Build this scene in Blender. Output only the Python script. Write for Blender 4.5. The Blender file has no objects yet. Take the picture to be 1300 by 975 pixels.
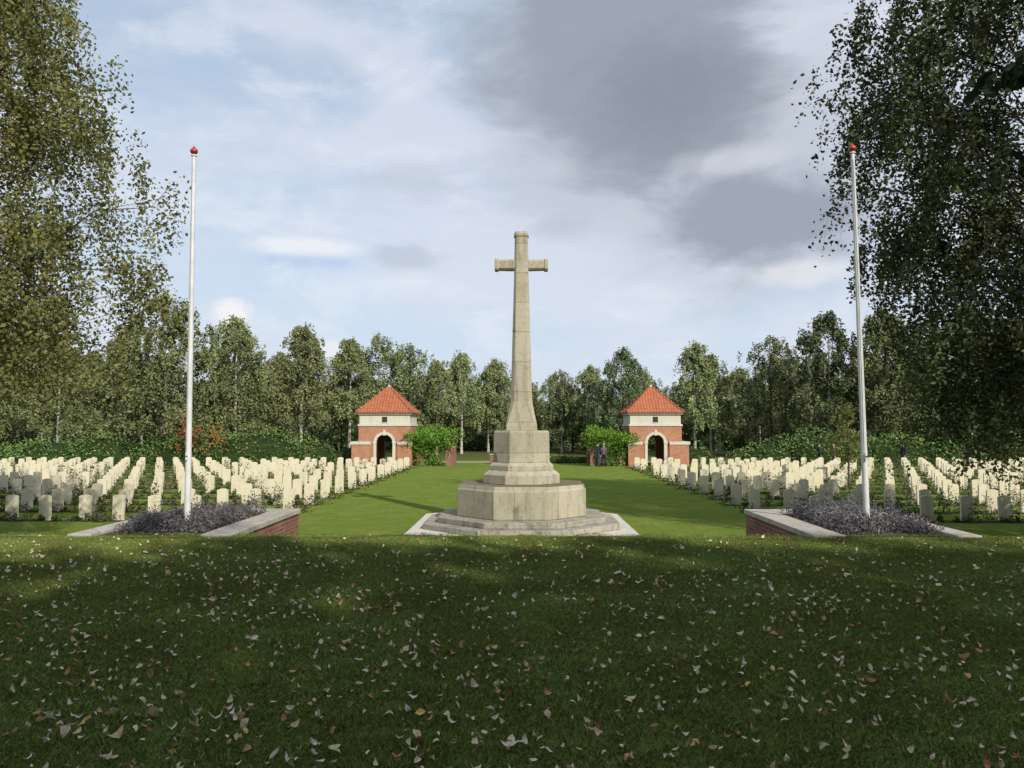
import bpy, math, random
import numpy as np
from mathutils import Vector, Matrix, Euler
R_=math.radians
scene=bpy.context.scene
col=scene.collection
random.seed(3)

# ---------------------------------------------------------------- helpers
def link(o,parent=None):
    col.objects.link(o)
    if parent: o.parent=parent
    return o
def empty(name,loc=(0,0,0)):
    e=bpy.data.objects.new(name,None); e.location=loc; e.empty_display_size=.2
    return link(e)

class B:
    """quad builder"""
    def __init__(s): s.V=[];s.F=[];s.M=[];s.R=[];s.n=0
    def add(s,V,F,m=0,r=None):
        V=np.asarray(V,float).reshape(-1,3);F=np.asarray(F,int).reshape(-1,4)
        s.V.append(V);s.F.append(F+s.n);s.n+=len(V)
        s.M.append(np.full(len(F),m) if np.isscalar(m) else m)
        s.R.append(np.full(len(F),.5) if r is None else (np.full(len(F),r) if np.isscalar(r) else r))
    def box(s,x0,x1,y0,y1,z0,z1,m=0,r=.5):
        V=[(x0,y0,z0),(x1,y0,z0),(x1,y1,z0),(x0,y1,z0),(x0,y0,z1),(x1,y0,z1),(x1,y1,z1),(x0,y1,z1)]
        F=[(0,3,2,1),(4,5,6,7),(0,1,5,4),(1,2,6,5),(2,3,7,6),(3,0,4,7)]
        s.add(V,F,m,r)
    def tube(s,P,rad,n=6,m=0,r=.5,cap=False):
        P=np.asarray(P,float);k=len(P);rad=np.asarray(rad,float)
        T=np.gradient(P,axis=0);T/=np.linalg.norm(T,axis=1)[:,None]+1e-9
        if abs(T[0,2])>.7: ref=np.tile([1.,0,0],(k,1))
        else: ref=np.tile([0,0,1.],(k,1))
        U=np.cross(T,ref);U/=np.linalg.norm(U,axis=1)[:,None]+1e-9
        W=np.cross(T,U)
        a=np.arange(n)*2*math.pi/n
        V=P[:,None,:]+rad[:,None,None]*(np.cos(a)[None,:,None]*U[:,None,:]+np.sin(a)[None,:,None]*W[:,None,:])
        i=np.arange(k-1)[:,None]*n;j=np.arange(n)[None,:];j2=(j+1)%n
        F=np.stack([i+j,i+j2,i+n+j2,i+n+j],-1).reshape(-1,4)
        s.add(V.reshape(-1,3),F,m,r)
    def leaves(s,C,size,rng,m=1,r=None,up=0.0,asp=.55):
        N=len(C)
        if N==0:return
        nrm=rng.normal(size=(N,3));nrm[:,2]+=up;nrm/=np.linalg.norm(nrm,axis=1)[:,None]
        t=rng.normal(size=(N,3));u=np.cross(nrm,t);u/=np.linalg.norm(u,axis=1)[:,None]+1e-9
        w=np.cross(nrm,u)
        sz=(size*rng.uniform(.6,1.3,N))[:,None] if np.isscalar(size) else size[:,None]
        u=u*sz*.5;w=w*sz*.5*asp
        V=np.stack([C-u,C+w*1.0+u*.1,C+u,C-w+u*.1],1).reshape(-1,3)
        F=np.arange(4*N).reshape(N,4)
        s.add(V,F,m,rng.uniform(0,1,N) if r is None else r)
    def mesh(s,name,mats,smooth=False):
        V=np.concatenate(s.V);F=np.concatenate(s.F);M=np.concatenate(s.M).astype(np.int32);Rr=np.concatenate(s.R).astype(np.float32)
        me=bpy.data.meshes.new(name)
        me.vertices.add(len(V));me.vertices.foreach_set('co',V.astype(np.float32).ravel())
        me.loops.add(4*len(F));me.loops.foreach_set('vertex_index',F.astype(np.int32).ravel())
        me.polygons.add(len(F));me.polygons.foreach_set('loop_start',(np.arange(len(F))*4).astype(np.int32))
        for m in mats: me.materials.append(m)
        me.polygons.foreach_set('material_index',M)
        me.polygons.foreach_set('use_smooth',np.full(len(F),smooth))
        me.update(calc_edges=True)
        a=me.attributes.new('rnd','FLOAT','FACE');a.data.foreach_set('value',Rr)
        return me
    def obj(s,name,mats,parent=None,smooth=False,loc=(0,0,0)):
        o=bpy.data.objects.new(name,s.mesh(name,mats,smooth));o.location=loc
        return link(o,parent)

def poly_obj(name,V,F,mats,parent=None,mi=None,loc=(0,0,0)):
    me=bpy.data.meshes.new(name);me.from_pydata([tuple(v) for v in V],[],F)
    for m in mats: me.materials.append(m)
    if mi:
        for p,i in zip(me.polygons,mi): p.material_index=i
    me.update()
    o=bpy.data.objects.new(name,me);o.location=loc
    return link(o,parent)
def bevel(o,w=.012,seg=2):
    m=o.modifiers.new('bev','BEVEL');m.width=w;m.segments=seg;m.limit_method='ANGLE';m.angle_limit=R_(25)

# ---------------------------------------------------------------- materials
def newmat(name):
    m=bpy.data.materials.new(name);m.use_nodes=True
    nt=m.node_tree;nt.nodes.clear()
    out=nt.nodes.new('ShaderNodeOutputMaterial')
    return m,nt,out
def N(nt,t,**k):
    n=nt.nodes.new(t)
    for a,b in k.items(): setattr(n,a,b)
    return n
def ramp(nt,fac,stops,interp='LINEAR'):
    r=N(nt,'ShaderNodeValToRGB');r.color_ramp.interpolation=interp
    el=r.color_ramp.elements
    while len(el)<len(stops): el.new(.5)
    for e,(p,c) in zip(el,stops):
        e.position=p;e.color=(*c,1) if len(c)==3 else c
    nt.links.new(fac,r.inputs[0]);return r.outputs[0]
def noise(nt,vec,scale,detail=4,rough=.55,dist=0):
    n=N(nt,'ShaderNodeTexNoise');n.inputs['Scale'].default_value=scale;n.inputs['Detail'].default_value=detail
    n.inputs['Roughness'].default_value=rough;n.inputs['Distortion'].default_value=dist
    if vec is not None: nt.links.new(vec,n.inputs['Vector'])
    return n.outputs[0]
def mixc(nt,f,a,b,mode='MIX'):
    m=N(nt,'ShaderNodeMix',data_type='RGBA',blend_type=mode)
    for s,v in ((m.inputs[0],f),(m.inputs[6],a),(m.inputs[7],b)):
        if hasattr(v,'links'): nt.links.new(v,s)
        else: s.default_value=v if not isinstance(v,tuple) or len(v)==4 else (*v,1)
    return m.outputs[2]
def math_(nt,op,a,b=0.0,c=None,clamp=False):
    m=N(nt,'ShaderNodeMath',operation=op,use_clamp=clamp)
    for i,v in enumerate((a,b) if c is None else (a,b,c)):
        if hasattr(v,'links'): nt.links.new(v,m.inputs[i])
        else: m.inputs[i].default_value=v
    return m.outputs[0]
def mrange(nt,v,a,b,c=0,d=1,smooth=True):
    m=N(nt,'ShaderNodeMapRange',interpolation_type='SMOOTHSTEP' if smooth else 'LINEAR')
    nt.links.new(v,m.inputs[0])
    for i,x in enumerate((a,b,c,d)): m.inputs[i+1].default_value=x
    return m.outputs[0]
def finish(nt,out,colr,rough=.9,bump=None,bs=.3,bd=.02,spec=.2):
    if spec<=.1 and rough>.8:
        p=N(nt,'ShaderNodeBsdfDiffuse')
        if hasattr(colr,'links'): nt.links.new(colr,p.inputs[0])
        else: p.inputs[0].default_value=(*colr,1)
    else:
        p=N(nt,'ShaderNodeBsdfPrincipled')
        if hasattr(colr,'links'): nt.links.new(colr,p.inputs['Base Color'])
        else: p.inputs['Base Color'].default_value=(*colr,1)
        p.inputs['Roughness'].default_value=rough;p.inputs['Specular IOR Level'].default_value=spec
    if bump is not None:
        b=N(nt,'ShaderNodeBump');b.inputs['Strength'].default_value=bs;b.inputs['Distance'].default_value=bd
        nt.links.new(bump,b.inputs['Height']);nt.links.new(b.outputs[0],p.inputs['Normal'])
    nt.links.new(p.outputs[0],out.inputs[0]);return p
def geo(nt): return N(nt,'ShaderNodeNewGeometry').outputs['Position']

def leafmat(name,stops,trans=0,big=.0):
    m,nt,out=newmat(name)
    a=N(nt,'ShaderNodeAttribute',attribute_name='rnd').outputs['Fac']
    c=ramp(nt,a,stops)
    oi=N(nt,'ShaderNodeObjectInfo').outputs['Random']
    hs=N(nt,'ShaderNodeHueSaturation');nt.links.new(c,hs.inputs['Color'])
    nt.links.new(mrange(nt,oi,0,1,.78,1.25,False),hs.inputs['Value'])
    nt.links.new(mrange(nt,oi,0,1,.48,.515,False),hs.inputs['Hue'])
    c=hs.outputs[0]
    d=N(nt,'ShaderNodeBsdfDiffuse')
    nt.links.new(c,d.inputs[0])
    if trans:
        t=N(nt,'ShaderNodeBsdfTranslucent')
        nt.links.new(mixc(nt,1.0,c,(1.4,1.3,.6,1),'MULTIPLY'),t.inputs[0])
        mx=N(nt,'ShaderNodeMixShader');mx.inputs[0].default_value=trans
        nt.links.new(d.outputs[0],mx.inputs[1]);nt.links.new(t.outputs[0],mx.inputs[2])
        nt.links.new(mx.outputs[0],out.inputs[0])
    else: nt.links.new(d.outputs[0],out.inputs[0])
    return m

M_birch=leafmat('birch_leaf',[(0,(.08,.095,.038)),(.5,(.17,.185,.075)),(.85,(.26,.265,.11)),(1,(.34,.29,.10))],.3)
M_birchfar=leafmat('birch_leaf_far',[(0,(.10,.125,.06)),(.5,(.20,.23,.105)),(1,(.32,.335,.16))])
M_dark=leafmat('dark_leaf',[(0,(.045,.06,.03)),(.5,(.09,.112,.052)),(.9,(.15,.17,.08)),(1,(.24,.18,.07))])
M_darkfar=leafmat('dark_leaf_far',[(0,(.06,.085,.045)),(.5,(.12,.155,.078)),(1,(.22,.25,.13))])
M_wood=leafmat('woodland_leaf',[(0,(.08,.105,.05)),(.5,(.165,.20,.09)),(1,(.27,.295,.14))])
M_shade=leafmat('oak_leaf',[(0,(.05,.07,.03)),(1,(.12,.15,.05))])
M_rhodo=leafmat('rhododendron_leaf',[(0,(.05,.085,.024)),(.5,(.10,.155,.045)),(1,(.19,.24,.09))])
M_ivy=leafmat('climber_leaf',[(0,(.05,.11,.015)),(.5,(.11,.20,.03)),(1,(.18,.27,.045))])
M_orange=leafmat('autumn_leaf',[(0,(.14,.07,.025)),(.5,(.27,.14,.05)),(1,(.28,.23,.07))])
M_heath=leafmat('heather_leaf',[(0,(.05,.046,.053)),(.45,(.11,.102,.115)),(.8,(.19,.175,.195)),(1,(.13,.15,.09))])
M_border=leafmat('border_leaf',[(0,(.025,.04,.018)),(.35,(.06,.09,.035)),(.7,(.13,.16,.065)),(.9,(.17,.17,.13)),(1,(.22,.18,.13))])
M_flower=leafmat('flower_petal',[(0,(.35,.08,.10)),(.5,(.45,.2,.25)),(1,(.5,.4,.35))])
M_grassb=leafmat('grass_blade',[(0,(.075,.11,.024)),(.5,(.13,.178,.042)),(.9,(.19,.22,.07)),(1,(.30,.26,.14))])

def barkmat(name,c1,c2,sc=6):
    m,nt,out=newmat(name);g=N(nt,'ShaderNodeTexCoord').outputs['Object']
    mp=N(nt,'ShaderNodeMapping');mp.inputs['Scale'].default_value=(1,1,2.5);nt.links.new(g,mp.inputs[0])
    n=noise(nt,mp.outputs[0],sc,3,.65)
    finish(nt,out,ramp(nt,n,[(.36,c1),(.52,c2)]),.9,None,spec=.1);return m
M_bark=barkmat('bark',(.035,.03,.024),(.085,.07,.058))
M_birchbark=barkmat('birch_bark',(.10,.09,.075),(.48,.46,.41),4)

# lawn / ground
def ground_mat():
    m,nt,out=newmat('lawn_grass_ground');g=geo(nt)
    sx=N(nt,'ShaderNodeSeparateXYZ');nt.links.new(g,sx.inputs[0])
    fine=noise(nt,g,30,4,.75);mid=noise(nt,g,1.1,4,.65);big=noise(nt,g,.16,2)
    mp=N(nt,'ShaderNodeMapping');mp.inputs['Scale'].default_value=(3.5,.5,1);nt.links.new(g,mp.inputs[0])
    streak=noise(nt,mp.outputs[0],2.2,3,.7)
    c=ramp(nt,fine,[(.25,(.075,.105,.018)),(.55,(.145,.20,.038)),(.8,(.21,.265,.07))])
    c=mixc(nt,mrange(nt,mid,.42,.72,0,.6),c,(.22,.24,.075))
    c=mixc(nt,mrange(nt,streak,.45,.7,0,.5),c,(.085,.135,.024))
    c=mixc(nt,mrange(nt,big,.4,.65,0,.35),c,(.105,.165,.03))
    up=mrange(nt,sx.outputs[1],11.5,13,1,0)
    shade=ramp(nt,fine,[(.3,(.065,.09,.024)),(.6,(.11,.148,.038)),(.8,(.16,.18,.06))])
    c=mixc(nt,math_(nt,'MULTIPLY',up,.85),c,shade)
    wood=ramp(nt,noise(nt,g,2.5,3,.7),[(.35,(.05,.06,.024)),(.5,(.09,.11,.035)),(.7,(.14,.11,.065))])
    c=mixc(nt,mrange(nt,math_(nt,'ADD',sx.outputs[1],math_(nt,'MULTIPLY',mid,4)),68,72),c,wood)
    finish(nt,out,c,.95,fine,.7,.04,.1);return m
M_ground=ground_mat()

def stonemat(name,base,dark,joint=None,stain=.5,sc=1.0):
    m,nt,out=newmat(name);g=geo(nt)
    n1=noise(nt,g,2.2*sc,5,.7,.3);n2=noise(nt,g,22*sc,3,.7)
    mp=N(nt,'ShaderNodeMapping');mp.inputs['Scale'].default_value=(5,5,.5);nt.links.new(g,mp.inputs[0])
    n3=noise(nt,mp.outputs[0],1.3*sc,4,.6)
    c=mixc(nt,mrange(nt,n1,.42,.72,0,stain),base,dark)
    c=mixc(nt,mrange(nt,n3,.48,.72,0,stain*.9),c,tuple(x*.6 for x in dark))
    c=mixc(nt,mrange(nt,n2,.35,.7,0,.35),c,tuple(x*1.1 for x in base))
    c=mixc(nt,mrange(nt,noise(nt,g,9*sc,3,.6),.58,.68,0,stain*.7),c,(dark[0]*.55,dark[1]*.55,dark[2]*.5))
    b=n2
    if joint:
        s=N(nt,'ShaderNodeSeparateXYZ');nt.links.new(g,s.inputs[0])
        cb=N(nt,'ShaderNodeCombineXYZ')
        nt.links.new(math_(nt,'ADD',s.outputs[0],math_(nt,'MULTIPLY',s.outputs[1],.9)),cb.inputs[0]);nt.links.new(math_(nt,'ADD',s.outputs[2],joint[2]),cb.inputs[1])
        br=N(nt,'ShaderNodeTexBrick');nt.links.new(cb.outputs[0],br.inputs['Vector'])
        br.inputs['Scale'].default_value=1;br.inputs['Brick Width'].default_value=joint[0];br.inputs['Row Height'].default_value=joint[1]
        br.inputs['Mortar Size'].default_value=.008;br.inputs['Mortar Smooth'].default_value=.1
        br.inputs['Color1'].default_value=(1,1,1,1);br.inputs['Color2'].default_value=(.82,.82,.80,1);br.inputs['Mortar'].default_value=(.45,.43,.40,1)
        c=mixc(nt,1.0,c,br.outputs[0],'MULTIPLY')
    finish(nt,out,c,.88,b,.35,.012,spec=.1);return m
M_stone=stonemat('portland_stone',(.40,.37,.29),(.27,.24,.175),(1.45,.89,.44),.6)
M_step=stonemat('weathered_step_stone',(.36,.34,.29),(.19,.175,.14),(1.1,5,0),.8)
M_slab=stonemat('pale_paving_stone',(.52,.50,.44),(.36,.34,.29),None,.5)
M_head=stonemat('headstone_stone',(.60,.555,.42),(.46,.42,.29),None,.45,1.0)
M_trim=stonemat('white_trim_stone',(.52,.50,.43),(.40,.38,.31),None,.4)
M_cope=stonemat('coping_stone',(.42,.39,.35),(.28,.255,.22),(.9,5,0),.6)

def brickmat(name,c1,c2,mortar):
    m,nt,out=newmat(name);g=geo(nt)
    s=N(nt,'ShaderNodeSeparateXYZ');nt.links.new(g,s.inputs[0])
    cb=N(nt,'ShaderNodeCombineXYZ')
    nt.links.new(math_(nt,'ADD',s.outputs[0],s.outputs[1]),cb.inputs[0]);nt.links.new(s.outputs[2],cb.inputs[1])
    br=N(nt,'ShaderNodeTexBrick');nt.links.new(cb.outputs[0],br.inputs['Vector'])
    br.inputs['Scale'].default_value=1;br.inputs['Brick Width'].default_value=.22;br.inputs['Row Height'].default_value=.068
    br.inputs['Mortar Size'].default_value=.007
    br.inputs['Color1'].default_value=(*c1,1);br.inputs['Color2'].default_value=(*c2,1);br.inputs['Mortar'].default_value=(*mortar,1)
    n=noise(nt,g,1.5,4,.6)
    c=mixc(nt,mrange(nt,n,.4,.7,0,.4),br.outputs[0],(c1[0]*.6,c1[1]*.6,c1[2]*.6))
    finish(nt,out,c,.9,br.outputs['Fac'],-.3,.005,spec=.1);return m
M_brick=brickmat('red_brick',(.42,.18,.095),(.32,.12,.065),(.38,.33,.27))
M_brick2=brickmat('old_brick',(.26,.12,.085),(.17,.08,.06),(.26,.22,.19))

def simple(name,c,rough=.6,spec=.3,nv=.15,sc=8,metal=0):
    m,nt,out=newmat(name);g=N(nt,'ShaderNodeTexCoord').outputs['Object']
    n=noise(nt,g,sc,3)
    finish(nt,out,mixc(nt,mrange(nt,n,.3,.7,0,1),tuple(x*(1-nv) for x in c),tuple(min(1,x*(1+nv)) for x in c)),rough,None,.1,.005,spec)
    return m
M_pole=simple('white_paint',(.55,.56,.56),.4,.4,.10,3)
M_red=simple('red_finial_paint',(.30,.035,.02),.35,.5)
M_soil=simple('soil',(.07,.052,.036),.95,.1,.4,5)
M_gravel=simple('gravel_path',(.30,.26,.20),.95,.1,.2,10)
M_timber=simple('dark_timber',(.07,.05,.035),.8,.2,.3,5)
M_void=simple('window_shadow',(.03,.03,.03),.6,.2)
M_skin=simple('skin',(.50,.30,.22),.6,.3,.05)
M_hair=simple('hair',(.05,.035,.025),.7)
M_hairg=simple('grey_hair',(.3,.29,.28),.7)
M_shoe=simple('shoe_leather',(.03,.025,.02),.5)
M_eye=simple('eye',(.04,.03,.03),.2,.5)
def cloth(n,c): return simple(n,c,.9,.1,.15,12)

def roofmat():
    m,nt,out=newmat('clay_pantiles');g=geo(nt)
    w=N(nt,'ShaderNodeTexWave',wave_type='BANDS',bands_direction='X');w.inputs['Scale'].default_value=1.4;w.inputs['Distortion'].default_value=0.2
    nt.links.new(g,w.inputs[0])
    w2=N(nt,'ShaderNodeTexWave',wave_type='BANDS',bands_direction='Z');w2.inputs['Scale'].default_value=1.6
    nt.links.new(g,w2.inputs[0])
    n=noise(nt,g,3,5,.7)
    c=ramp(nt,n,[(.3,(.27,.085,.045)),(.6,(.40,.14,.07)),(.8,(.44,.2,.11))])
    c=mixc(nt,mrange(nt,w.outputs['Fac'],.0,.5,.4,0),c,(.15,.05,.03))
    c=mixc(nt,mrange(nt,w2.outputs['Fac'],.0,.3,.3,0),c,(.15,.05,.03))
    finish(nt,out,c,.85,w.outputs['Fac'],.6,.05);return m
M_roof=roofmat()

# ---------------------------------------------------------------- ground sheet
LAWN=1.4
ys=[-1500,-200,-60,-30,-10,0,3,6,9,10.5,11.1,11.3,11.45,11.7,12.1,12.8,13.6,14.2,14.6,15,17,20,25,30,40,50,60,70,90,130,300,900,3000]
def gz(y):
    if y<=11.1: return LAWN
    if y>=15: return 0.0
    pts=[(11.1,1.4),(11.45,1.37),(11.7,1.27),(14.2,.1),(14.6,.03),(15,0)]
    for (a,b),(c,d) in zip(pts,pts[1:]):
        if a<=y<=c: return b+(d-b)*(y-a)/(c-a)
xs=[-3000,-900,-300,-120,-60,-30,-15,-8,-4,0,4,8,15,30,60,120,300,900,3000]
V=[(x,y,gz(y)) for y in ys for x in xs];nx=len(xs)
F=[(j*nx+i,j*nx+i+1,(j+1)*nx+i+1,(j+1)*nx+i) for j in range(len(ys)-1) for i in range(nx-1)]
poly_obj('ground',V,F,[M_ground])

# ---------------------------------------------------------------- grass on near lawn (instanced patch)
rng=np.random.default_rng(5)
b=B();n=1900;S=.5
rr=.40*np.sqrt(rng.uniform(0,1,n));an=rng.uniform(0,6.28,n)
c=np.stack([rr*np.cos(an),rr*np.sin(an),np.zeros(n)],1)
h=rng.uniform(.010,.030,n);ang=rng.uniform(0,6.28,n);wd=rng.uniform(.002,.004,n)
side=np.stack([np.cos(ang),np.sin(ang),np.zeros(n)],1)*wd[:,None]
lean=rng.normal(0,.6,(n,3))*h[:,None];lean[:,2]=0
tip=c+lean+np.stack([0*h,0*h,h],1)
mid=c+lean*.35+np.stack([0*h,0*h,h*.6],1)
Vb=np.stack([c-side,c+side,mid+side*.8,tip],1).reshape(-1,3)
b.add(Vb,np.arange(4*n).reshape(n,4),0,rng.uniform(0,1,n))
patch=bpy.data.objects.new('grass_patch',b.mesh('grass_patch',[M_grassb]))
FV=[];FF=[]
y=3.2;ro=0
while y<12.0:
    hw=.68*y+.5;x=-hw+(ro%2)*S/2;ro+=1
    while x<hw:
        px,py=x+rng.uniform(-.08,.08),y+rng.uniform(-.08,.08)
        z=gz(py)+.001
        sl=(gz(py+.2)-gz(py-.2))/.4
        a=rng.uniform(0,6.28)
        k=len(FV)
        for q in range(4):
            dx=.1*math.cos(a+q*math.pi/2);dy=.1*math.sin(a+q*math.pi/2)
            FV.append((px+dx,py+dy,z+sl*dy))
        FF.append((k,k+1,k+2,k+3));x+=S
    y+=S*.85
lg=poly_obj('lawn_grass',FV,FF,[M_grassb])
lg.instance_type='FACES';lg.show_instancer_for_render=False
link(patch,lg)

# ---------------------------------------------------------------- fallen leaves
m,nt,out=newmat('fallen_leaf')
a=N(nt,'ShaderNodeAttribute',attribute_name='rnd').outputs['Fac']
c=ramp(nt,a,[(0,(.16,.085,.045)),(.12,(.32,.16,.06)),(.22,(.44,.34,.20)),(.42,(.54,.46,.34)),(.72,(.62,.56,.46)),(.84,(.46,.36,.22)),(.93,(.55,.40,.12)),(1,(.34,.13,.05))],'LINEAR')
finish(nt,out,mixc(nt,mrange(nt,noise(nt,geo(nt),60,3),.4,.7,0,.4),c,(.25,.17,.12)),.7,None)
M_fallen=m
rng=np.random.default_rng(11)
b=B();cnt=0
cl=rng.uniform([-9,3],[9,11],(120,2))
while cnt<3900:
    if rng.random()<.42:
        k=cl[rng.integers(120)];x,y=k+rng.normal(0,.3,2)*np.array([1.6,.7])
    else:
        y=rng.uniform(2.9,11.3);x=rng.uniform(-1,1)*(.72*y+.8)
    if y<2.8 or y>11.2: continue
    if y>7 and rng.random()<(y-7)/4.3*.65: continue
    s=rng.uniform(.028,.066)*(1.0 if rng.random()<.9 else 1.35)
    a=rng.uniform(0,6.28);curl=rng.uniform(-.9,1.8)*s;fold=rng.uniform(-.3,1.1)*s
    tilt=Euler((rng.normal(0,.45),rng.normal(0,.45),a)).to_matrix()
    wv=rng.uniform(.55,1.1)
    pts=[(-.5,0),(-.3,.22*wv),(0,.3*wv),(.3,.18*wv),(.5,0),(.3,-.18*wv),(0,-.3*wv),(-.3,-.22*wv),(-.25,0),(0,0),(.25,0)]
    vv=[]
    for i_,(px,py) in enumerate(pts):
        if i_<8: px+=rng.normal(0,.03);py+=rng.normal(0,.03)
        z=curl*(px*px)*1.6+fold*abs(py)+(rng.normal(0,.04)*s if i_<8 else 0)
        v=tilt@Vector((px*s,py*s*1.05,z));vv.append((v.x+x,v.y+y,v.z+LAWN+.028+abs(s*.12)))
    quad=[(8,9,2,1),(9,10,3,2),(8,7,6,9),(9,6,5,10)]
    tip=[(0,7,8,1),(4,3,10,5)]
    b.add(vv,quad+tip,0,float(rng.uniform(0,1)));cnt+=1
b.obj('fallen_leaves',[M_fallen],smooth=False)

# ---------------------------------------------------------------- cross of sacrifice
CY=23.0
def octp(hx,hy,c,z,cx=0,cy=0):
    return [(cx-hx+c,cy-hy,z),(cx+hx-c,cy-hy,z),(cx+hx,cy-hy+c,z),(cx+hx,cy+hy-c,z),(cx+hx-c,cy+hy,z),(cx-hx+c,cy+hy,z),(cx-hx,cy+hy-c,z),(cx-hx,cy-hy+c,z)]
def loft(name,rings,mats,parent,bev=.015):
    V=[];F=[]
    for r in rings: V+=r
    n=8
    for k in range(len(rings)-1):
        for i in range(n):
            F.append((k*n+i,k*n+(i+1)%n,(k+1)*n+(i+1)%n,(k+1)*n+i))
    F.append(tuple(reversed(range(n))));F.append(tuple(range((len(rings)-1)*n,len(rings)*n)))
    o=poly_obj(name,V,F,mats,parent);
    if bev: bevel(o,bev)
    return o
cross=empty('stone_memorial_cross',(0,0,0))
K=.5858
loft('paving_platform',[octp(3.15,3.15,.5,-.05,0,CY),octp(3.15,3.15,.5,.11,0,CY)],[M_slab],cross)
loft('lower_step',[octp(2.78,2.78,2.78*K,.11,0,CY),octp(2.78,2.78,2.78*K,.27,0,CY)],[M_step],cross,.02)
loft('upper_step',[octp(2.38,2.38,2.38*K,.27,0,CY),octp(2.38,2.38,2.38*K,.43,0,CY)],[M_step],cross,.02)
h=1.84
loft('base_block',[octp(h,h,h*K,.43,0,CY),octp(h,h,h*K,1.20,0,CY),octp(h-.03,h-.03,(h-.03)*K,1.24,0,CY),octp(h-.05,h-.05,(h-.05)*K,1.335,0,CY)],[M_stone],cross)
loft('plinth',[octp(1.11,1.11,1.11*K,1.335,0,CY),octp(1.11,1.11,1.11*K,1.60,0,CY),octp(.95,.95,.95*K,1.72,0,CY)],[M_stone],cross)
loft('plinth_upper',[octp(.93,.93,.93*K,1.72,0,CY),octp(.93,.93,.93*K,1.86,0,CY),octp(.83,.83,.83*K,1.95,0,CY)],[M_stone],cross)
loft('pedestal',[octp(.825,.825,.825*K,1.95,0,CY),octp(.81,.81,.81*K,2.82,0,CY),octp(.78,.78,.78*K,2.87,0,CY)],[M_stone],cross)
loft('shaft',[octp(.46,.40,.03,2.87,0,CY),octp(.46,.40,.03,3.0,0,CY),octp(.44,.38,.05,3.12,0,CY),octp(.37,.32,.09,3.45,0,CY),octp(.325,.29,.105,3.72,0,CY),octp(.30,.27,.10,4.3,0,CY),
   octp(.215,.20,.07,7.6,0,CY),octp(.21,.195,.065,8.03,0,CY),octp(.195,.18,.06,8.68,0,CY)],[M_stone],cross,.008)
loft('shaft_cap',[octp(.22,.205,.07,8.68,0,CY),octp(.22,.205,.07,8.75,0,CY),octp(.18,.17,.05,8.83,0,CY)],[M_stone],cross,.008)
for sgn in (-1,1):
    V=[];F=[]
    for x,hh in ((.20,.165),(.68,.155),(.69,.165),(.70,.18),(.79,.18),(.80,.16)):
        cc=.05;hy=hh*.98
        ring=[(-hy+cc,-hh),(hy-cc,-hh),(hy,-hh+cc),(hy,hh-cc),(hy-cc,hh),(-hy+cc,hh),(-hy,hh-cc),(-hy,-hh+cc)]
        V+=[(sgn*x,CY+a,7.83+b_) for a,b_ in ring]
    for k in range(5):
        for i in range(8): F.append((k*8+i,k*8+(i+1)%8,(k+1)*8+(i+1)%8,(k+1)*8+i))
    F.append(tuple(range(40,48)));F.append(tuple(reversed(range(8))))
    o=poly_obj('cross_arm',V,F,[M_stone],cross);bevel(o,.008)

# ---------------------------------------------------------------- raised beds, walls, flagpoles
def bed(sgn):
    w=empty('raised_planting_bed')
    xi,xo,yn,yf=4.17,6.55,11.15,14.65
    b=B()
    def bx(x0,x1,*r,**k):
        if sgn<0:x0,x1=-x1,-x0
        b.box(x0,x1,*r,**k)
    bx(xi+.03,xi+.30,yn,yf-.03,-.05,1.36)
    bx(xi+.30,xo-.03,yf-.30,yf-.03,-.05,1.36)
    bx(xo-.30,xo-.03,yn,yf-.30,-.05,1.36)
    b.obj('brick_wall',[M_brick2],w)
    b=B()
    bx(xi,xi+.45,yn,yf,1.36,1.445)
    bx(xi+.45,xo,yf-.34,yf,1.36,1.445)
    bx(xo-.34,xo,yn,yf-.34,1.36,1.445)
    o=b.obj('stone_coping',[M_cope],w);bevel(o,.01)
    b=B();bx(xi+.30,xo-.30,yn,yf-.30,1.0,1.40);b.obj('bed_soil',[M_soil],w)
    rng=np.random.default_rng(20+sgn)
    b=B();C=[];RR=[]
    for i in range(125):
        cx=rng.uniform(xi+.62,xo-.42);cy=rng.uniform(yn+.45,yf-.5)
        r=rng.uniform(.10,.28);nn=230
        d=rng.normal(size=(nn,3));d/=np.linalg.norm(d,axis=1)[:,None];d[:,2]=abs(d[:,2])
        C.append(np.array([sgn*cx,cy,1.40])+d*np.array([r,r,r*rng.uniform(.6,1.5)])*rng.uniform(.7,1.08,(nn,1)))
        RR.append(np.clip(rng.uniform(.1,.85)+rng.normal(0,.2,nn),0,1))
    b.leaves(np.concatenate(C),.035,rng,0,np.concatenate(RR),asp=.5)
    b.obj('heather_plants',[M_heath],w)
    return w
bed(-1);bed(1)
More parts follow.
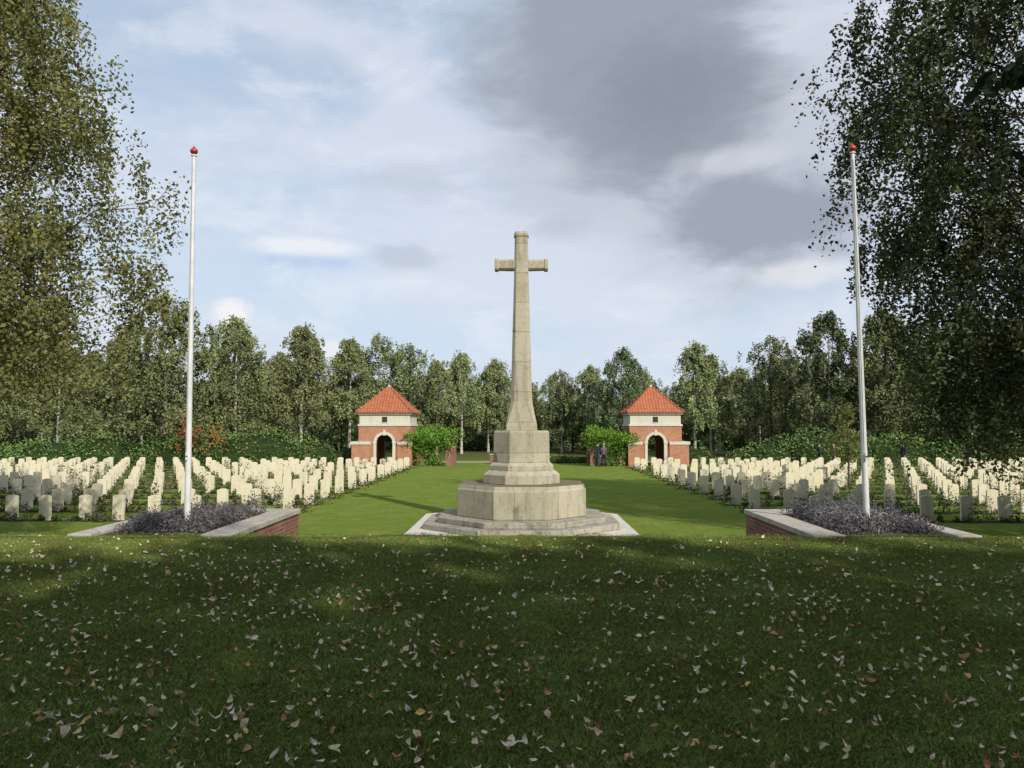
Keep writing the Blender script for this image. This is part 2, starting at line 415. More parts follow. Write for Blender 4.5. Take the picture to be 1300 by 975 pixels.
def flagpole(x,y,lean):
    e=empty('flagpole',(x,y,1.36))
    H=6.05
    b=B();z=np.linspace(0,H,14)
    b.tube(np.stack([0*z,0*z,z],1),.050-.02*z/H,20)
    b.tube([(0,0,0),(0,0,.05),(0,0,.055)],[.10,.10,.055],20)
    b.tube([(0,0,H),(0,0,H+.02)],[.045,.045],16)
    b.tube([(0,0,H+.02),(0,0,H+.0201)],[.045,.001],16)
    b.obj('pole_shaft',[M_pole],e,True)
    b=B();prof=[(0,.022),(.02,.03),(.03,.05),(.055,.062),(.085,.058),(.11,.035),(.135,.014),(.155,.004)]
    b.tube([(0,0,H+.02+a) for a,_ in prof],[r for _,r in prof],16)
    b.obj('red_finial',[M_red],e,True)
    b=B()
    b.box(-.012,.012,-.085,-.045,1.15,1.17);b.box(-.012,.012,-.085,-.07,1.10,1.22)
    b.tube([(.0,-.07,1.16),(0.01,-.06,3.5),(.0,-.045,H-.1)],[.004,.004,.004],5)
    b.obj('halyard_cleat',[M_pole],e)
    e.rotation_euler=(0,R_(lean),0);return e
flagpole(-5.33,12.35,-.25);flagpole(5.45,12.35,-.8)

# ---------------------------------------------------------------- headstones + borders
def hs_profile():
    w=.19;H=.81;t=.038
    top=[(w-2*w*i/10, H-.05*((2*i/10-1)**2)) for i in range(11)]
    prof=[(-w,-.05),(w,-.05)]+top
    n=len(prof)
    V=[(x,-t,z) for x,z in prof]+[(x,t,z) for x,z in prof]
    F=[tuple(range(n)),tuple(reversed(range(n,2*n)))]+[(i,i+n,(i+1)%n+n,(i+1)%n) for i in range(n)]
    return V,F
HV,HF=hs_profile()
hme=bpy.data.meshes.new('headstone');hme.from_pydata(HV,[],[tuple(reversed(f)) for f in HF]);hme.materials.append(M_head)
hme.update()
rng=np.random.default_rng(77)
rows=[24.7+2.5*i for i in range(13)]
def far_field(sgn):
    V=[];F=[]
    P=[]
    for ri,y in enumerate(rows):
        x=8.15
        lim=.70*y+3
        while x<lim:
            skip=rng.random()<.08
            if ri==0 and (sgn<0 and x<10.2 or sgn>0 and x<8.9): skip=True
            if not skip:
                P.append((sgn*(x+rng.normal(0,.03)),y+rng.normal(0,.03),rng.normal(0,.014),ri))
            x+=1.17
    for (x,y,t,ri) in P:
        if ri<3:
            o=bpy.data.objects.new('headstone',hme);o.location=(x,y,0);o.rotation_euler=(rng.normal(0,.015),t,rng.normal(0,.03));link(o)
        else:
            k=len(V);a=rng.normal(0,.03)
            V+=[(x+vx*math.cos(a)-vy*math.sin(a),y+vy+vx*math.sin(a),vz) for vx,vy,vz in HV]
            F+=[tuple(reversed([i+k for i in f])) for f in HF]
    poly_obj('headstone_rows',V,F,[M_head])
    s=B();b=B()
    for ri,y in enumerate(rows):
        lim=.70*y+4
        x0,x1=(7.7,lim) if sgn>0 else (-lim,-7.7)
        s.add([(x0,y-.40,.004),(x1,y-.40,.004),(x1,y+.22,.004),(x0,y+.22,.004)],[(0,1,2,3)])
        x=7.75
        while x<lim:
            r=rng.uniform(.1,.24);hh=rng.uniform(.10,.36)
            u_=rng.random()
            big=u_<(.26 if sgn>0 else .2)
            if big: r*=rng.uniform(1.4,2.0);hh=rng.uniform(.5,1.0)
            if x<8.5: r=rng.uniform(.36,.55);hh=rng.uniform(.28,.5)
            nn=int((80 if ri<5 else 40)*(1+r*2)*(1.6 if hh>.45 else 1))
            d=rng.normal(size=(nn,3));d/=np.linalg.norm(d,axis=1)[:,None];d[:,2]=abs(d[:,2])
            C=np.array([sgn*x,y-(.34 if big else .26)+rng.normal(0,.05),.02])+d*np.array([r,min(r,.32),hh])*rng.uniform(.4,1.12,(nn,1))
            tone=rng.uniform(0,.75) if hh<.45 else rng.uniform(.05,.95)
            if x<8.5: tone=.12
            b.leaves(C,.085 if ri<5 else .11,rng,0,np.clip(tone+rng.normal(0,.15,nn),0,1),asp=.45)
            if rng.random()<.12:
                k=C[rng.integers(0,nn,8)]+[0,-.02,.05];b.leaves(k,.07,rng,1,asp=1)
            x+=rng.uniform(.25,.6) if x>8.5 else .75
    s.obj('flowerbed_soil',[M_soil]);b.obj('flower_border',[M_border,M_flower])
far_field(-1);far_field(1)

# ---------------------------------------------------------------- bushes
def blob_leaves(b,c,r,n,size,rng,m=0,seed=0,up=.3):
    d=rng.normal(size=(n,3));d/=np.linalg.norm(d,axis=1)[:,None];d[:,2]=np.abs(d[:,2])*1.0
    lump=1+.10*np.sin(d[:,0]*5+seed)+.10*np.sin(d[:,1]*6+2*seed)+.08*np.sin(d[:,2]*7+d[:,0]*9+seed)
    C=np.array(c)+d*np.array(r)*lump[:,None]*rng.uniform(.86,1.04,(n,1))
    b.leaves(C,size,rng,m,None,up,asp=.5)
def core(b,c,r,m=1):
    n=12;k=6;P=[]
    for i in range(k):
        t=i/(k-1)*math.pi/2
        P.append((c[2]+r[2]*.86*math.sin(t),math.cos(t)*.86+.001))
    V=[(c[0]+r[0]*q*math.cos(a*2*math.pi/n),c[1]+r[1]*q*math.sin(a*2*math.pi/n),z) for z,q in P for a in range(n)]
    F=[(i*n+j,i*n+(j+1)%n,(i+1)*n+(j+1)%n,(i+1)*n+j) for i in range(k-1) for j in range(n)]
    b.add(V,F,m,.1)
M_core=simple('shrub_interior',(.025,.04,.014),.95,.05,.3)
def shrub(name,blobs,seed,mat,dens=110,size=.22,up=.8):
    rng=np.random.default_rng(seed);b=B()
    for (x,y,rx,ry,h) in blobs:
        core(b,(x,y,0),(rx,ry,h))
        n=int(dens*(rx*ry+rx*h+ry*h))
        blob_leaves(b,(x,y,0),(rx,ry,h),n,size,rng,0,rng.uniform(0,6),up)
    return b.obj(name,[mat,M_core])
shrub('rhododendron_bush',[(-36.5,60,3.6,2.5,2.0),(-32.6,60.5,4.0,2.6,2.4),(-29.6,61,3,2.5,1.9),(-40,61,3,2.5,1.6)],1,M_rhodo,110,.2,1.3)
shrub('rhododendron_bush',[(-24.5,60,4.6,3,2.5),(-20.5,60,4.4,3,2.75),(-17.4,61,3.2,2.6,2.0),(-28,61,2.8,2.3,2.0)],2,M_rhodo,110,.2,1.3)
shrub('rhododendron_bush',[(20,62,3,2.6,1.8),(24,61,4.2,3,2.75),(28.5,61,4.2,3,2.4),(32,61,2.8,2.5,1.8)],3,M_rhodo,110,.2,1.3)
shrub('rhododendron_bush',[(37,66,3.8,3,2.3),(43,66,4,3,2.2),(49,66,4,3,2.0)],4,M_rhodo)
shrub('rhododendron_bush',[(-46,66,4,3,2.3),(-52,66,4,3,2.2)],6,M_rhodo)
shrub('low_hedge',[(3.2,63,1.4,.8,.7),(5,63,1.2,.7,.6),(-13.5,62,1.8,1.2,1.5),(14,62,1.8,1.2,1.4)],5,M_rhodo,160,.16)

# ---------------------------------------------------------------- brick pavilions
def pavilion(cx,cy,side):
    e=empty('brick_pavilion',(cx,cy,0))
    H=1.95
    def wall_arch(b,yy0,yy1,z0,z1,m):
        ow=.62;sp=1.75
        b.box(-H,-ow,yy0,yy1,z0,z1,m);b.box(ow,H,yy0,yy1,z0,z1,m)
        n=12
        for i in range(n):
            a0=-ow+2*ow*i/n;a1=-ow+2*ow*(i+1)/n
            f=lambda a:sp+math.sqrt(max(0,ow*ow-a*a))
            V=[(a0,yy0,f(a0)),(a1,yy0,f(a1)),(a1,yy1,f(a1)),(a0,yy1,f(a0)),(a0,yy0,z1),(a1,yy0,z1),(a1,yy1,z1),(a0,yy1,z1)]
            b.add(V,[(0,3,2,1),(4,5,6,7),(0,1,5,4),(2,3,7,6)],m)
    b=B()
    wall_arch(b,-H,-H+.35,0,3.0,0)
    wall_arch(b,H-.35,H,0,3.0,0)
    b.box(-H,-H+.35,-H+.35,H-.35,0,3.0);b.box(H-.35,H,-H+.35,H-.35,0,3.0)
    b.obj('brick_walls',[M_brick],e)
    b=B()
    for s in (-1,1):
        wd=.5 if s==side else .12
        x0,x1=(H,H+wd) if s>0 else (-H-wd,-H)
        b.box(x0,x1,-H-.12,H+.12,0,1.62)
        b.box(min(s*H,s*1.0),max(s*H,s*1.0),-H-.12,-H,0,1.62)
    b.obj('brick_buttress',[M_brick],e)
    b=B()
    for s in (-1,1):
        wd=.58 if s==side else .18
        x0,x1=(1.0,H+wd) if s>0 else (-H-wd,-1.0)
        b.box(x0,x1,-H-.18,-H-.002,1.62,1.84)
        xa,xb=(H+.002,H+wd) if s>0 else (-H-wd,-H-.002)
        b.box(xa,xb,-H-.002,H+.18,1.62,1.84)
    b.box(-H-.06,H+.06,-H-.06,H+.06,3.0,3.14)
    b.box(-H+.05,H-.05,-H+.05,H-.05,3.14,3.88)
    b.box(-H-.10,H+.10,-H-.10,H+.10,3.88,4.0)
    ow=.62;sp=1.75
    for s in (-1,1): b.box(min(s*ow,s*(ow+.2)),max(s*ow,s*(ow+.2)),-H-.06,-H-.002,0,sp)
    n=14
    for i in range(n):
        a0=math.pi*i/n;a1=math.pi*(i+1)/n
        P=[]
        for yy in (-H-.06,-H-.002):
            for a,r in ((a0,ow),(a1,ow),(a1,ow+.2),(a0,ow+.2)):
                P.append((r*math.cos(a),yy,sp+r*math.sin(a)))
        b.add(P,[(0,3,2,1),(4,5,6,7),(0,1,5,4),(2,3,7,6)])
    b.box(-.1,.1,-H-.09,-H-.061,2.3,2.72)
    for s in (-1,1): b.box(min(s*(ow-.03),s*(ow+.26)),max(s*(ow-.03),s*(ow+.26)),-H-.09,-H-.062,sp-.06,sp+.08)
    b.obj('stone_trim',[M_trim],e)
    b=B();b.box(-.19,.19,-H+.02,-H+.048,3.30,3.70);b.obj('window',[M_void],e)
    b=B()
    b.box(-.24,.24,-H+.0,-H+.019,3.25,3.29);b.obj('window_sill',[M_trim],e)
    q=2.17
    V=[(-q,-q,4.0),(q,-q,4.0),(q,q,4.0),(-q,q,4.0),(-q,-q,4.07),(q,-q,4.07),(q,q,4.07),(-q,q,4.07),
       (-1.75,-1.75,4.36),(1.75,-1.75,4.36),(1.75,1.75,4.36),(-1.75,1.75,4.36),(-.1,-.1,6.05),(.1,-.1,6.05),(.1,.1,6.05),(-.1,.1,6.05)]
    F=[(3,2,1,0)]
    for k in (0,4,8):
        for i in range(4): F.append((k+i,k+(i+1)%4,k+4+(i+1)%4,k+4+i))
    F.append((12,13,14,15))
    poly_obj('tiled_roof',V,F,[M_roof],e)
    b=B()
    for sx,sy in ((1,1),(1,-1),(-1,1),(-1,-1)):
        b.tube([(sx*q,sy*q,4.1),(sx*1.75,sy*1.75,4.38),(sx*.08,sy*.08,6.06)],[.07,.07,.06],6)
    b.obj('ridge_tiles',[M_roof],e)
    b=B();b.tube([(0,0,6.03),(0,0,6.12),(0,0,6.18),(0,0,6.22)],[.14,.10,.05,.01],8);b.obj('roof_finial',[M_trim],e)
pavilion(-10.3,60,-1);pavilion(10.05,60,1)

def pergola(s):
    e=empty('pergola')
    b=B()
    for x,y in ((5.45,58.6),(5.45,61.2),(7.6,58.6),(7.6,61.2)):
        b.box(s*x-.28,s*x+.28,y-.28,y+.28,0,1.95)
    b.obj('brick_pier',[M_brick2],e)
    b=B()
    for x,y in ((5.45,58.6),(5.45,61.2),(7.6,58.6),(7.6,61.2)):
        b.box(s*x-.32,s*x+.32,y-.32,y+.32,1.95,2.03)
    b.obj('pier_cap',[M_cope],e)
    b=B()
    for y in (58.6,61.2):
        b.box(min(s*4.7,s*8.3),max(s*4.7,s*8.3),y-.08,y+.08,2.03,2.22)
    for i in range(8):
        x=s*(4.8+i*.47);b.box(x-.05,x+.05,58.0,61.8,2.22,2.35)
    b.obj('timber_beam',[M_timber],e)
    rng=np.random.default_rng(9+s);b=B()
    for i in range(44):
        x=rng.uniform(4.9,8.4);z=2.35+rng.normal(0,.2)
        blob_leaves(b,(s*x,59.2+rng.normal(0,.9),z-.35),(.6,.7,.6*rng.uniform(.7,1.3)),170,.15,rng,0,i)
        if i%2: b.leaves(np.array([s*x,57.95,1.9])+rng.normal(0,1,(90,3))*np.array([.3,.15,.35]),.14,rng,0)
    for i in range(30):
        x=rng.uniform(6.1,8.4) ;z=rng.uniform(-.1,1.9)
        blob_leaves(b,(s*x,58.5,z),(.5,.4,.55),170,.15,rng,0,i)
    b.obj('climbing_plant',[M_ivy],e)
pergola(-1);pergola(1)
b=B();b.box(-2.5,-2.0,61.8,62.3,0,.7,0);b.box(-2.55,-1.95,61.75,62.35,.7,.77,1);b.obj('brick_pillar',[M_brick2,M_cope])
poly_obj('gravel_path',[(-16,63.6,.005),(16,63.6,.005),(16,65.8,.005),(-16,65.8,.005)],[(0,1,2,3)],[M_gravel])

# ---------------------------------------------------------------- trees
def tree_mesh(name,seed,H,R,base,prof,nclump,nleaf,leaf,droop,tr,mats,csig=.5,shell=.35,strands=6,sides=5,leanx=0,thin=1.0,amin=None):
    rng=np.random.default_rng(seed);b=B()
    k=12;z=np.linspace(-.1,H*.93,k)
    wob=np.cumsum(rng.normal(0,.012*H/10,(k,2)),axis=0)
    tx=wob[:,0]+leanx*z/H;ty=wob[:,1]
    rad=tr*(1-.93*np.clip(z/H,0,1))**.9+.01;rad[0]*=1.4
    b.tube(np.stack([tx,ty,z],1),rad,9,0,.5)
    Ls=[];Rs=[]
    for i in range(nclump):
        t=base+(1-base)*rng.uniform(0,1)**1.05
        rr=R*np.interp(t,[p[0] for p in prof],[p[1] for p in prof])*(rng.uniform(shell**2,1)**.5)
        rr*=1+rng.normal(0,.10)
        a=rng.uniform(0,2*math.pi)
        zz=t*H
        z0=max(zz-rr*rng.uniform(.5,1.0),base*H*.45);z0=min(z0,H*.9)
        sx=np.interp(z0,z,tx);sy=np.interp(z0,z,ty)
        end=np.array([sx+rr*math.cos(a),sy+rr*math.sin(a),zz])
        st=np.array([sx,sy,z0])
        jit=lambda q:rng.normal(0,.07*rr,3)*q
        m1=st+(end-st)*.33+np.array([0,0,.10*rr])+jit(.6);m2=st+(end-st)*.7+np.array([0,0,.13*rr])+jit(1)
        r0=max(.01,tr*.2*(rr/R+.25))*(.6+.6*rng.random())*thin
        b.tube([st,m1,m2,end],[r0,r0*.6,r0*.3,r0*.1],sides,2 if len(mats)>2 else 0,.5)
        n=int(nleaf*rng.uniform(.45,1.6));cs=csig*rng.uniform(.7,1.35)
        ctone=rng.normal(.45,.13)
        for s_ in range(strands):
            o=rng.normal(0,cs,3)*np.array([1,1,.7])
            p0=end+o;L=droop*rng.uniform(.4,1.4)
            out=np.array([math.cos(a),math.sin(a),0])*L*.18
            q=m2+(end-m2)*rng.uniform(0,1)
            tip=p0+out-np.array([0,0,L])
            if s_<3: b.tube([q,p0,tip],[r0*.10+.003,.004,.002],3,2 if len(mats)>2 else 0,.4)
            nn=n//strands
            u=rng.uniform(-.15,1,nn)[:,None]
            C=p0+(tip-p0)*np.clip(u,0,1)+rng.normal(0,cs*.32,(nn,3))*np.array([1,1,.8])
            Ls.append(C);Rs.append(np.clip(ctone+rng.normal(0,.08)+rng.normal(0,.16,nn),0,1))
    b.leaves(np.concatenate(Ls),leaf,rng,1,np.concatenate(Rs),0,asp=.66)
    return b.mesh(name,mats)
def put(name,me,x,y,z=0,rot=0,s=1,sz=None):
    o=bpy.data.objects.new(name,me);o.location=(x,y,z);o.rotation_euler=(0,0,rot);o.scale=(s,s,sz or s);return link(o)

oval=[(.1,.5),(.3,.95),(.5,1),(.7,.8),(.88,.45),(1,.12)]
pl=[(.22,.75),(.32,.95),(.42,1.0),(.6,.85),(.78,.66),(1,.25)]
me=tree_mesh('birch_tree',41,17,5.2,.27,pl,360,430,.105,1.1,.24,[M_bark,M_birch],.42,.35,7,4,thin=.9)
put('birch_tree',me,-14.2,17.5,0,0)
pr=[(.12,.62),(.25,.75),(.45,.88),(.6,1.0),(.75,1.0),(.9,.7),(1,.3)]
me=tree_mesh('birch_tree_dark',52,18.5,6.1,.17,pr,500,470,.12,1.4,.28,[M_bark,M_dark],.45,.45,7,4,thin=.9)
put('birch_tree',me,14.9,19,0,0)

bg=[]
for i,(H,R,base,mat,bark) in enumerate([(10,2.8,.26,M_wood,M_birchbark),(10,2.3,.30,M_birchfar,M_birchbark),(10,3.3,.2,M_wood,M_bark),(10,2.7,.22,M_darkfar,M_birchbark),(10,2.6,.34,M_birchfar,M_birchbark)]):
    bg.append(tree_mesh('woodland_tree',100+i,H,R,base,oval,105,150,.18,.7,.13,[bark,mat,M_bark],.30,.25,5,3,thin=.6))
rng=np.random.default_rng(8)
feat=[(-29,62,13.8,2),(-24.5,66,11.0,0),(-27,72,13.0,4),(-20,70,11.9,1),(-16.5,74,11.2,4),(-34,66,11.5,4),(-38,63,10.2,0),(-43,66,11,2),
      (-14,76,12.0,0),(-11.5,79,11.4,2),(-6.5,84,10.8,1),(-3,88,10.4,4),(4.5,86,9.2,0),(10.3,78,10.8,3),(12,80,8.8,2),
      (17,76,11.0,1),(20,82,10.4,4),(24.5,76,11.8,2),(27,68,12.9,3),(31,66,13.2,2),(34,72,13.2,0),(38,66,12.6,3),(43,68,12,2),(-9,82,9.8,4),(7.5,84,9.4,4)]
for x,y,h,k in feat:
    put('birch_tree' if k in (1,4) else 'woodland_tree',bg[k],x,y,0,rng.uniform(0,6.28),h/10*rng.uniform(.95,1.05),h/10)
wood=empty('distant_woodland')
for row,(y0,hm) in enumerate([(88,9.0),(99,10.2)]):
    x=-85
    while x<85:
        h=hm*rng.uniform(.72,1.14)*(1.12 if abs(x)>22 else .95)
        o=bpy.data.objects.new('tree_part',bg[rng.integers(0,5)]);o.location=(x,y0+rng.uniform(-3,3),0)
        o.rotation_euler=(0,0,rng.uniform(0,6.28));s=h/10;o.scale=(s*1.1,s*1.1,s);link(o,wood)
        x+=rng.uniform(3.2,5.0)
for (x0,x1) in ((-75,-47),(47,75)):
    for i in range(8):
        h=rng.uniform(10,13);o=bpy.data.objects.new('tree_part',bg[rng.integers(0,5)]);o.location=(rng.uniform(x0,x1),rng.uniform(60,85),0)
        o.rotation_euler=(0,0,rng.uniform(0,6.28));o.scale=(h/10,)*3;link(o,wood)
rng2=np.random.default_rng(31)
bl=[(x+rng2.uniform(-1,1),rng2.uniform(92,100),rng2.uniform(3,4.5),2.5,rng2.uniform(2.0,4.2)) for x in range(-90,91,5)]
bl+=[(x+rng2.uniform(-1,1),112,6,3,rng2.uniform(6,7.5)) for x in range(-120,121,7)]
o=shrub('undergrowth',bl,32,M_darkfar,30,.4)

me=tree_mesh('young_tree',200,3.8,1.1,.3,oval,28,60,.13,.2,.05,[M_bark,M_orange],.2,.2,3,4)
put('young_maple_tree',me,-24.6,57,0);put('young_maple_tree',me,-23.2,58.5,0,2,.8)
me=tree_mesh('sapling',201,4.8,1.0,.3,oval,40,70,.11,.3,.05,[M_bark,M_birch],.2,.2,3,4)
put('young_tree',me,17.2,41,0,0,.9)

# trees behind the viewpoint, which shade the near lawn
EL,AZ=33,32
shade=tree_mesh('oak_tree',300,14,4.8,.16,[(.1,.8),(.4,1),(.7,.95),(.9,.6),(1,.3)],240,80,.30,.5,.35,[M_bark,M_shade],.5,.2,4,3,thin=.6)
for x,y,s in ((-3,-9.8,.97),(2,-9.3,.97),(7,-8.2,.99),(12,-8.0,.99),(16.5,-8.9,.97),(21,-10.8,.92),(25.5,-12.5,.9),(4.5,-13,1.0),(10.5,-12.5,1.0),(16,-13.5,1.0)):
    put('oak_tree',shade,x,y,LAWN,rng.uniform(0,6.28),s)

# overhanging twig at upper right, close by
rng=np.random.default_rng(4);b=B()
P=[(3.9,4.6,5.45),(3.3,4.55,5.25),(2.75,4.5,5.05)]
b.tube(P,[.012,.008,.003],5,0)
C=np.array([2.72,4.5,5.02])+rng.normal(0,1,(120,3))*np.array([.05,.10,.035])+rng.uniform(0,1,(120,1))*np.array([[.6,.1,.22]])
b.leaves(C,.10,rng,1,np.clip(rng.normal(.1,.1,120),0,1),asp=.7)
b.obj('overhanging_branch',[M_bark,M_dark])

# ---------------------------------------------------------------- people
def person(x,y,rot,H,jacket,trousers,hair,stride=.12,arm=.1,seed=0):
    s=H/1.75
    J={'pel':(0,0,.95),'wa':(0,0,1.12),'ch':(0,.0,1.33),'nk':(0,.01,1.47),'nk2':(0,-.005,1.54),'hd':(0,-.015,1.62),'hd2':(0,-.01,1.70)}
    rad={'pel':(.15,.115),'wa':(.135,.10),'ch':(.165,.115),'nk':(.07,.065),'nk2':(.05,.052),'hd':(.073,.09),'hd2':(.068,.082)}
    E=[('pel','wa'),('wa','ch'),('ch','nk'),('nk','nk2'),('nk2','hd'),('hd','hd2')]
    for sg,n in ((-1,'l'),(1,'r')):
        f=stride*sg
        J['hip'+n]=(sg*.095,0,.88);J['kn'+n]=(sg*.10,-f*.55-.02,.49);J['an'+n]=(sg*.10,-f+.03*abs(sg),.09);J['to'+n]=(sg*.12,-f-.15,.035)
        rad['hip'+n]=(.092,.095);rad['kn'+n]=(.06,.062);rad['an'+n]=(.045,.05);rad['to'+n]=(.04,.03)
        E+= [('pel','hip'+n),('hip'+n,'kn'+n),('kn'+n,'an'+n),('an'+n,'to'+n)]
        J['sh'+n]=(sg*.185,.01,1.40);J['el'+n]=(sg*.235,f*arm+.03,1.12);J['wr'+n]=(sg*.235,f*arm-.06,.87);J['ha'+n]=(sg*.225,f*arm-.08,.79)
        rad['sh'+n]=(.065,.068);rad['el'+n]=(.045,.047);rad['wr'+n]=(.03,.032);rad['ha'+n]=(.038,.022)
        E+= [('ch','sh'+n),('sh'+n,'el'+n),('el'+n,'wr'+n),('wr'+n,'ha'+n)]
    keys=list(J);idx={k:i for i,k in enumerate(keys)}
    me=bpy.data.meshes.new('b');me.from_pydata([J[k] for k in keys],[(idx[a],idx[c]) for a,c in E],[])
    o=bpy.data.objects.new('tmp',me);col.objects.link(o)
    sk=o.modifiers.new('s','SKIN');sk.use_smooth_shade=True
    for k,sv in zip(keys,me.skin_vertices[0].data): sv.radius=rad[k];sv.use_root=(k=='pel')
    su=o.modifiers.new('u','SUBSURF');su.levels=2;su.render_levels=2
    dg=bpy.context.evaluated_depsgraph_get();dg.update()
    em=bpy.data.meshes.new_from_object(o.evaluated_get(dg))
    bpy.data.objects.remove(o)
    em.materials.clear()
    for m_ in (M_skin,jacket,trousers,M_shoe): em.materials.append(m_)
    for p in em.polygons:
        c=p.center
        p.material_index=3 if c.z<.10 else 2 if (c.z<.93 and abs(c.x)<.185) else 0 if (c.z>1.50 or (c.z<.86 and abs(c.x)>.18)) else 1
        p.use_smooth=True
    body=bpy.data.objects.new('person',em);body.location=(x,y,0);body.rotation_euler=(0,0,rot);body.scale=(s,)*3;link(body)
    b=B()
    def ell(c,r,m,n=12,k=8,z0=-1):
        t=np.linspace(max(-1,z0)*math.pi/2,math.pi/2,k);a=np.arange(n)*2*math.pi/n
        V=[(c[0]+r[0]*math.cos(q)*math.cos(w),c[1]+r[1]*math.cos(q)*math.sin(w),c[2]+r[2]*math.sin(q)) for q in t for w in a]
        F=[(i*n+j,i*n+(j+1)%n,(i+1)*n+(j+1)%n,(i+1)*n+j) for i in range(k-1) for j in range(n)]
        b.add(V,F,m)
    ell((0,.018,1.685),(.084,.10,.09),0,z0=-.35)
    ell((0,-.098,1.625),(.012,.018,.02),1,8,5)
    for sg in(-1,1):
        ell((sg*.078,0,1.63),(.012,.02,.03),1,8,5);ell((sg*.03,-.088,1.65),(.011,.008,.008),2,8,5)
        n='l' if sg<0 else 'r';h=np.array(J['ha'+n])
        for q in range(4):
            L=[.07,.08,.075,.06][q];p=h+[0,-.03+.02*q,-.02]
            b.tube([p,p+[0,-.005,-L*.5],p+[-sg*.012,-.01,-L]],[.009,.008,.006],5,1)
        p=h+[0,-.03,.02];b.tube([p,p+[-sg*.01,-.03,-.025],p+[-sg*.012,-.035,-.055]],[.01,.009,.007],5,1)
    ell((0,-.096,1.592),(.022,.008,.005),3,8,5)
    b.obj('head_details_and_fingers',[hair,M_skin,M_eye,simple('lips',(.35,.12,.1))],body,True)
navy=cloth('navy_jacket',(.03,.035,.05));grey=cloth('grey_jacket',(.10,.10,.11));red=cloth('maroon_jacket',(.15,.04,.04));jean=cloth('denim',(.05,.06,.09));blk=cloth('black_trousers',(.02,.02,.025))
person(5.62,57.2,R_(160),1.78,navy,jean,M_hair,.16)
person(6.1,57.6,R_(200),1.70,grey,blk,M_hairg,.1)
person(21.8,57,R_(80),1.74,navy,blk,M_hair,.15)
person(23.0,57.3,R_(60),1.66,red,jean,M_hairg,.1)
person(28.0,57.2,R_(-70),1.76,navy,jean,M_hair,.16)

# ---------------------------------------------------------------- sky & sun
w=bpy.data.worlds.new('World');scene.world=w;w.use_nodes=True
nt=w.node_tree;nt.nodes.clear()
out=N(nt,'ShaderNodeOutputWorld');bgn=N(nt,'ShaderNodeBackground')
sky=N(nt,'ShaderNodeTexSky');sky.sky_type='NISHITA';sky.sun_disc=False
sky.sun_elevation=R_(EL);sky.sun_rotation=R_(180-AZ);sky.air_density=1.2;sky.dust_density=1.5
d=N(nt,'ShaderNodeTexCoord').outputs['Generated']
s=N(nt,'ShaderNodeSeparateXYZ');nt.links.new(d,s.inputs[0])
az=math_(nt,'ARCTAN2',s.outputs[0],s.outputs[1]);el=math_(nt,'ARCSINE',s.outputs[2])
mp=N(nt,'ShaderNodeMapping');mp.inputs['Scale'].default_value=(1,1,2.4);nt.links.new(d,mp.inputs[0])
nA=noise(nt,mp.outputs[0],3.2,6,.58,.3)
nB=noise(nt,mp.outputs[0],7.5,5,.62,.3)
base=mixc(nt,1.0,sky.outputs[0],(.12,.12,.12,1),'MULTIPLY')
haze=mrange(nt,el,R_(2),R_(25),.9,.6)
c=mixc(nt,haze,base,(.62,.74,.90,1))
thin=mrange(nt,nA,.36,.60)
c=mixc(nt,math_(nt,'MULTIPLY',thin,.75),c,(.72,.76,.87,1))
br=mrange(nt,nB,.46,.70)
c=mixc(nt,math_(nt,'MULTIPLY',br,.45),c,(.86,.88,.94,1))
def blob(azd,eld,ra,re,nz,k=1.3,lo=.25,hi=1.15):
    a=math_(nt,'DIVIDE',math_(nt,'SUBTRACT',az,R_(azd)),R_(ra));e=math_(nt,'DIVIDE',math_(nt,'SUBTRACT',el,R_(eld)),R_(re))
    r=math_(nt,'SQRT',math_(nt,'ADD',math_(nt,'MULTIPLY',a,a),math_(nt,'MULTIPLY',e,e)))
    r=math_(nt,'ADD',r,math_(nt,'MULTIPLY',math_(nt,'SUBTRACT',nz,.5),k))
    return mrange(nt,r,hi,lo)
def over(c,f,colr,st): return mixc(nt,math_(nt,'MULTIPLY',f,st),c,colr)
c=over(c,blob(13,20,19,12,nA,1.6,.4,1.2),(.55,.59,.67,1),.8)
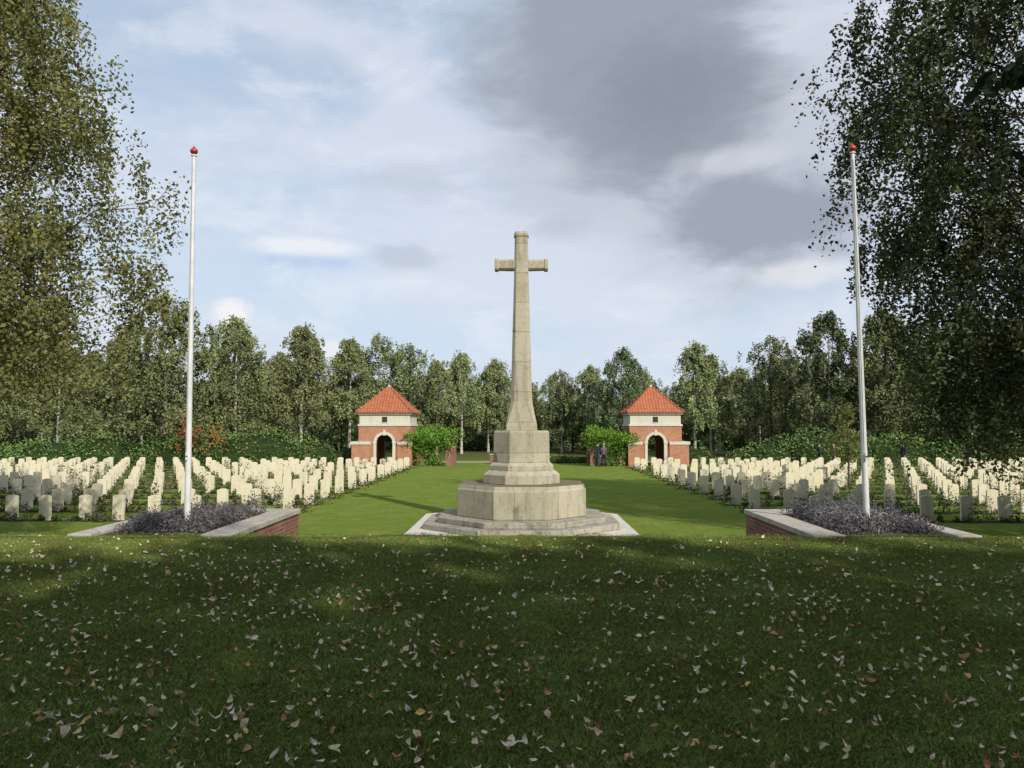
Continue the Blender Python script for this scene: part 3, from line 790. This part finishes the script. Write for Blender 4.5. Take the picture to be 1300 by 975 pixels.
c=over(c,blob(9,25.5,14,9,nA,2.0,.45,1.0),(.33,.37,.44,1),.95)
c=over(c,blob(11,23,9,5,nB,1.8),(.25,.28,.34,1),.65)
c=over(c,blob(17.5,15,9.5,4.4,nA,2.0,.45,1.0),(.33,.37,.45,1),.92)
c=over(c,blob(15,18.6,4.0,1.2,nB,1.8),(.74,.77,.83,1),.5)
c=over(c,blob(20,10.6,5,1.1,nB,1.6),(.86,.87,.90,1),.6)
c=over(c,blob(-8.6,12.4,3.0,1.1,nB,2.4),(.46,.51,.60,1),.5)
c=over(c,blob(3.0,14.6,2.4,1.0,nB,2.4),(.46,.51,.60,1),.4)
c=over(c,blob(-8,17.6,4.4,1.6,nB,2.4),(.52,.57,.66,1),.45)
c=over(c,blob(-16,12.8,4.5,.9,nB,2.2),(.92,.93,.96,1),.7)
c=over(c,blob(-16,11.7,4.0,.6,nB,2.2),(.40,.56,.80,1),.45)
c=over(c,blob(-20.8,7.7,2.3,1.6,nB,2.2,.3,.85),(.95,.93,.93,1),.9)
c=over(c,blob(-13.8,5.6,2.2,.9,nB,1.8),(.90,.90,.92,1),.7)
nt.links.new(c,bgn.inputs[0]);bgn.inputs[1].default_value=1.0
nt.links.new(bgn.outputs[0],out.inputs[0])

L=bpy.data.lights.new('sun','SUN');L.energy=5.0;L.angle=R_(.8);L.color=(1,.93,.80)
so=bpy.data.objects.new('sun',L);link(so)
dirv=Vector((-math.sin(R_(AZ))*math.cos(R_(EL)),math.cos(R_(AZ))*math.cos(R_(EL)),-math.sin(R_(EL))))
so.rotation_euler=dirv.to_track_quat('-Z','Y').to_euler();so.location=(10,-20,30)

cam=bpy.data.cameras.new('camera');cam.lens=27.14;cam.sensor_width=36;cam.clip_end=5000;cam.clip_start=.05
co=bpy.data.objects.new('camera',cam);co.location=(0,0,3.0);co.rotation_euler=(R_(93.12),0,R_(.7));link(co)
scene.camera=co
scene.view_settings.view_transform='Standard';scene.view_settings.look='None';scene.view_settings.exposure=0
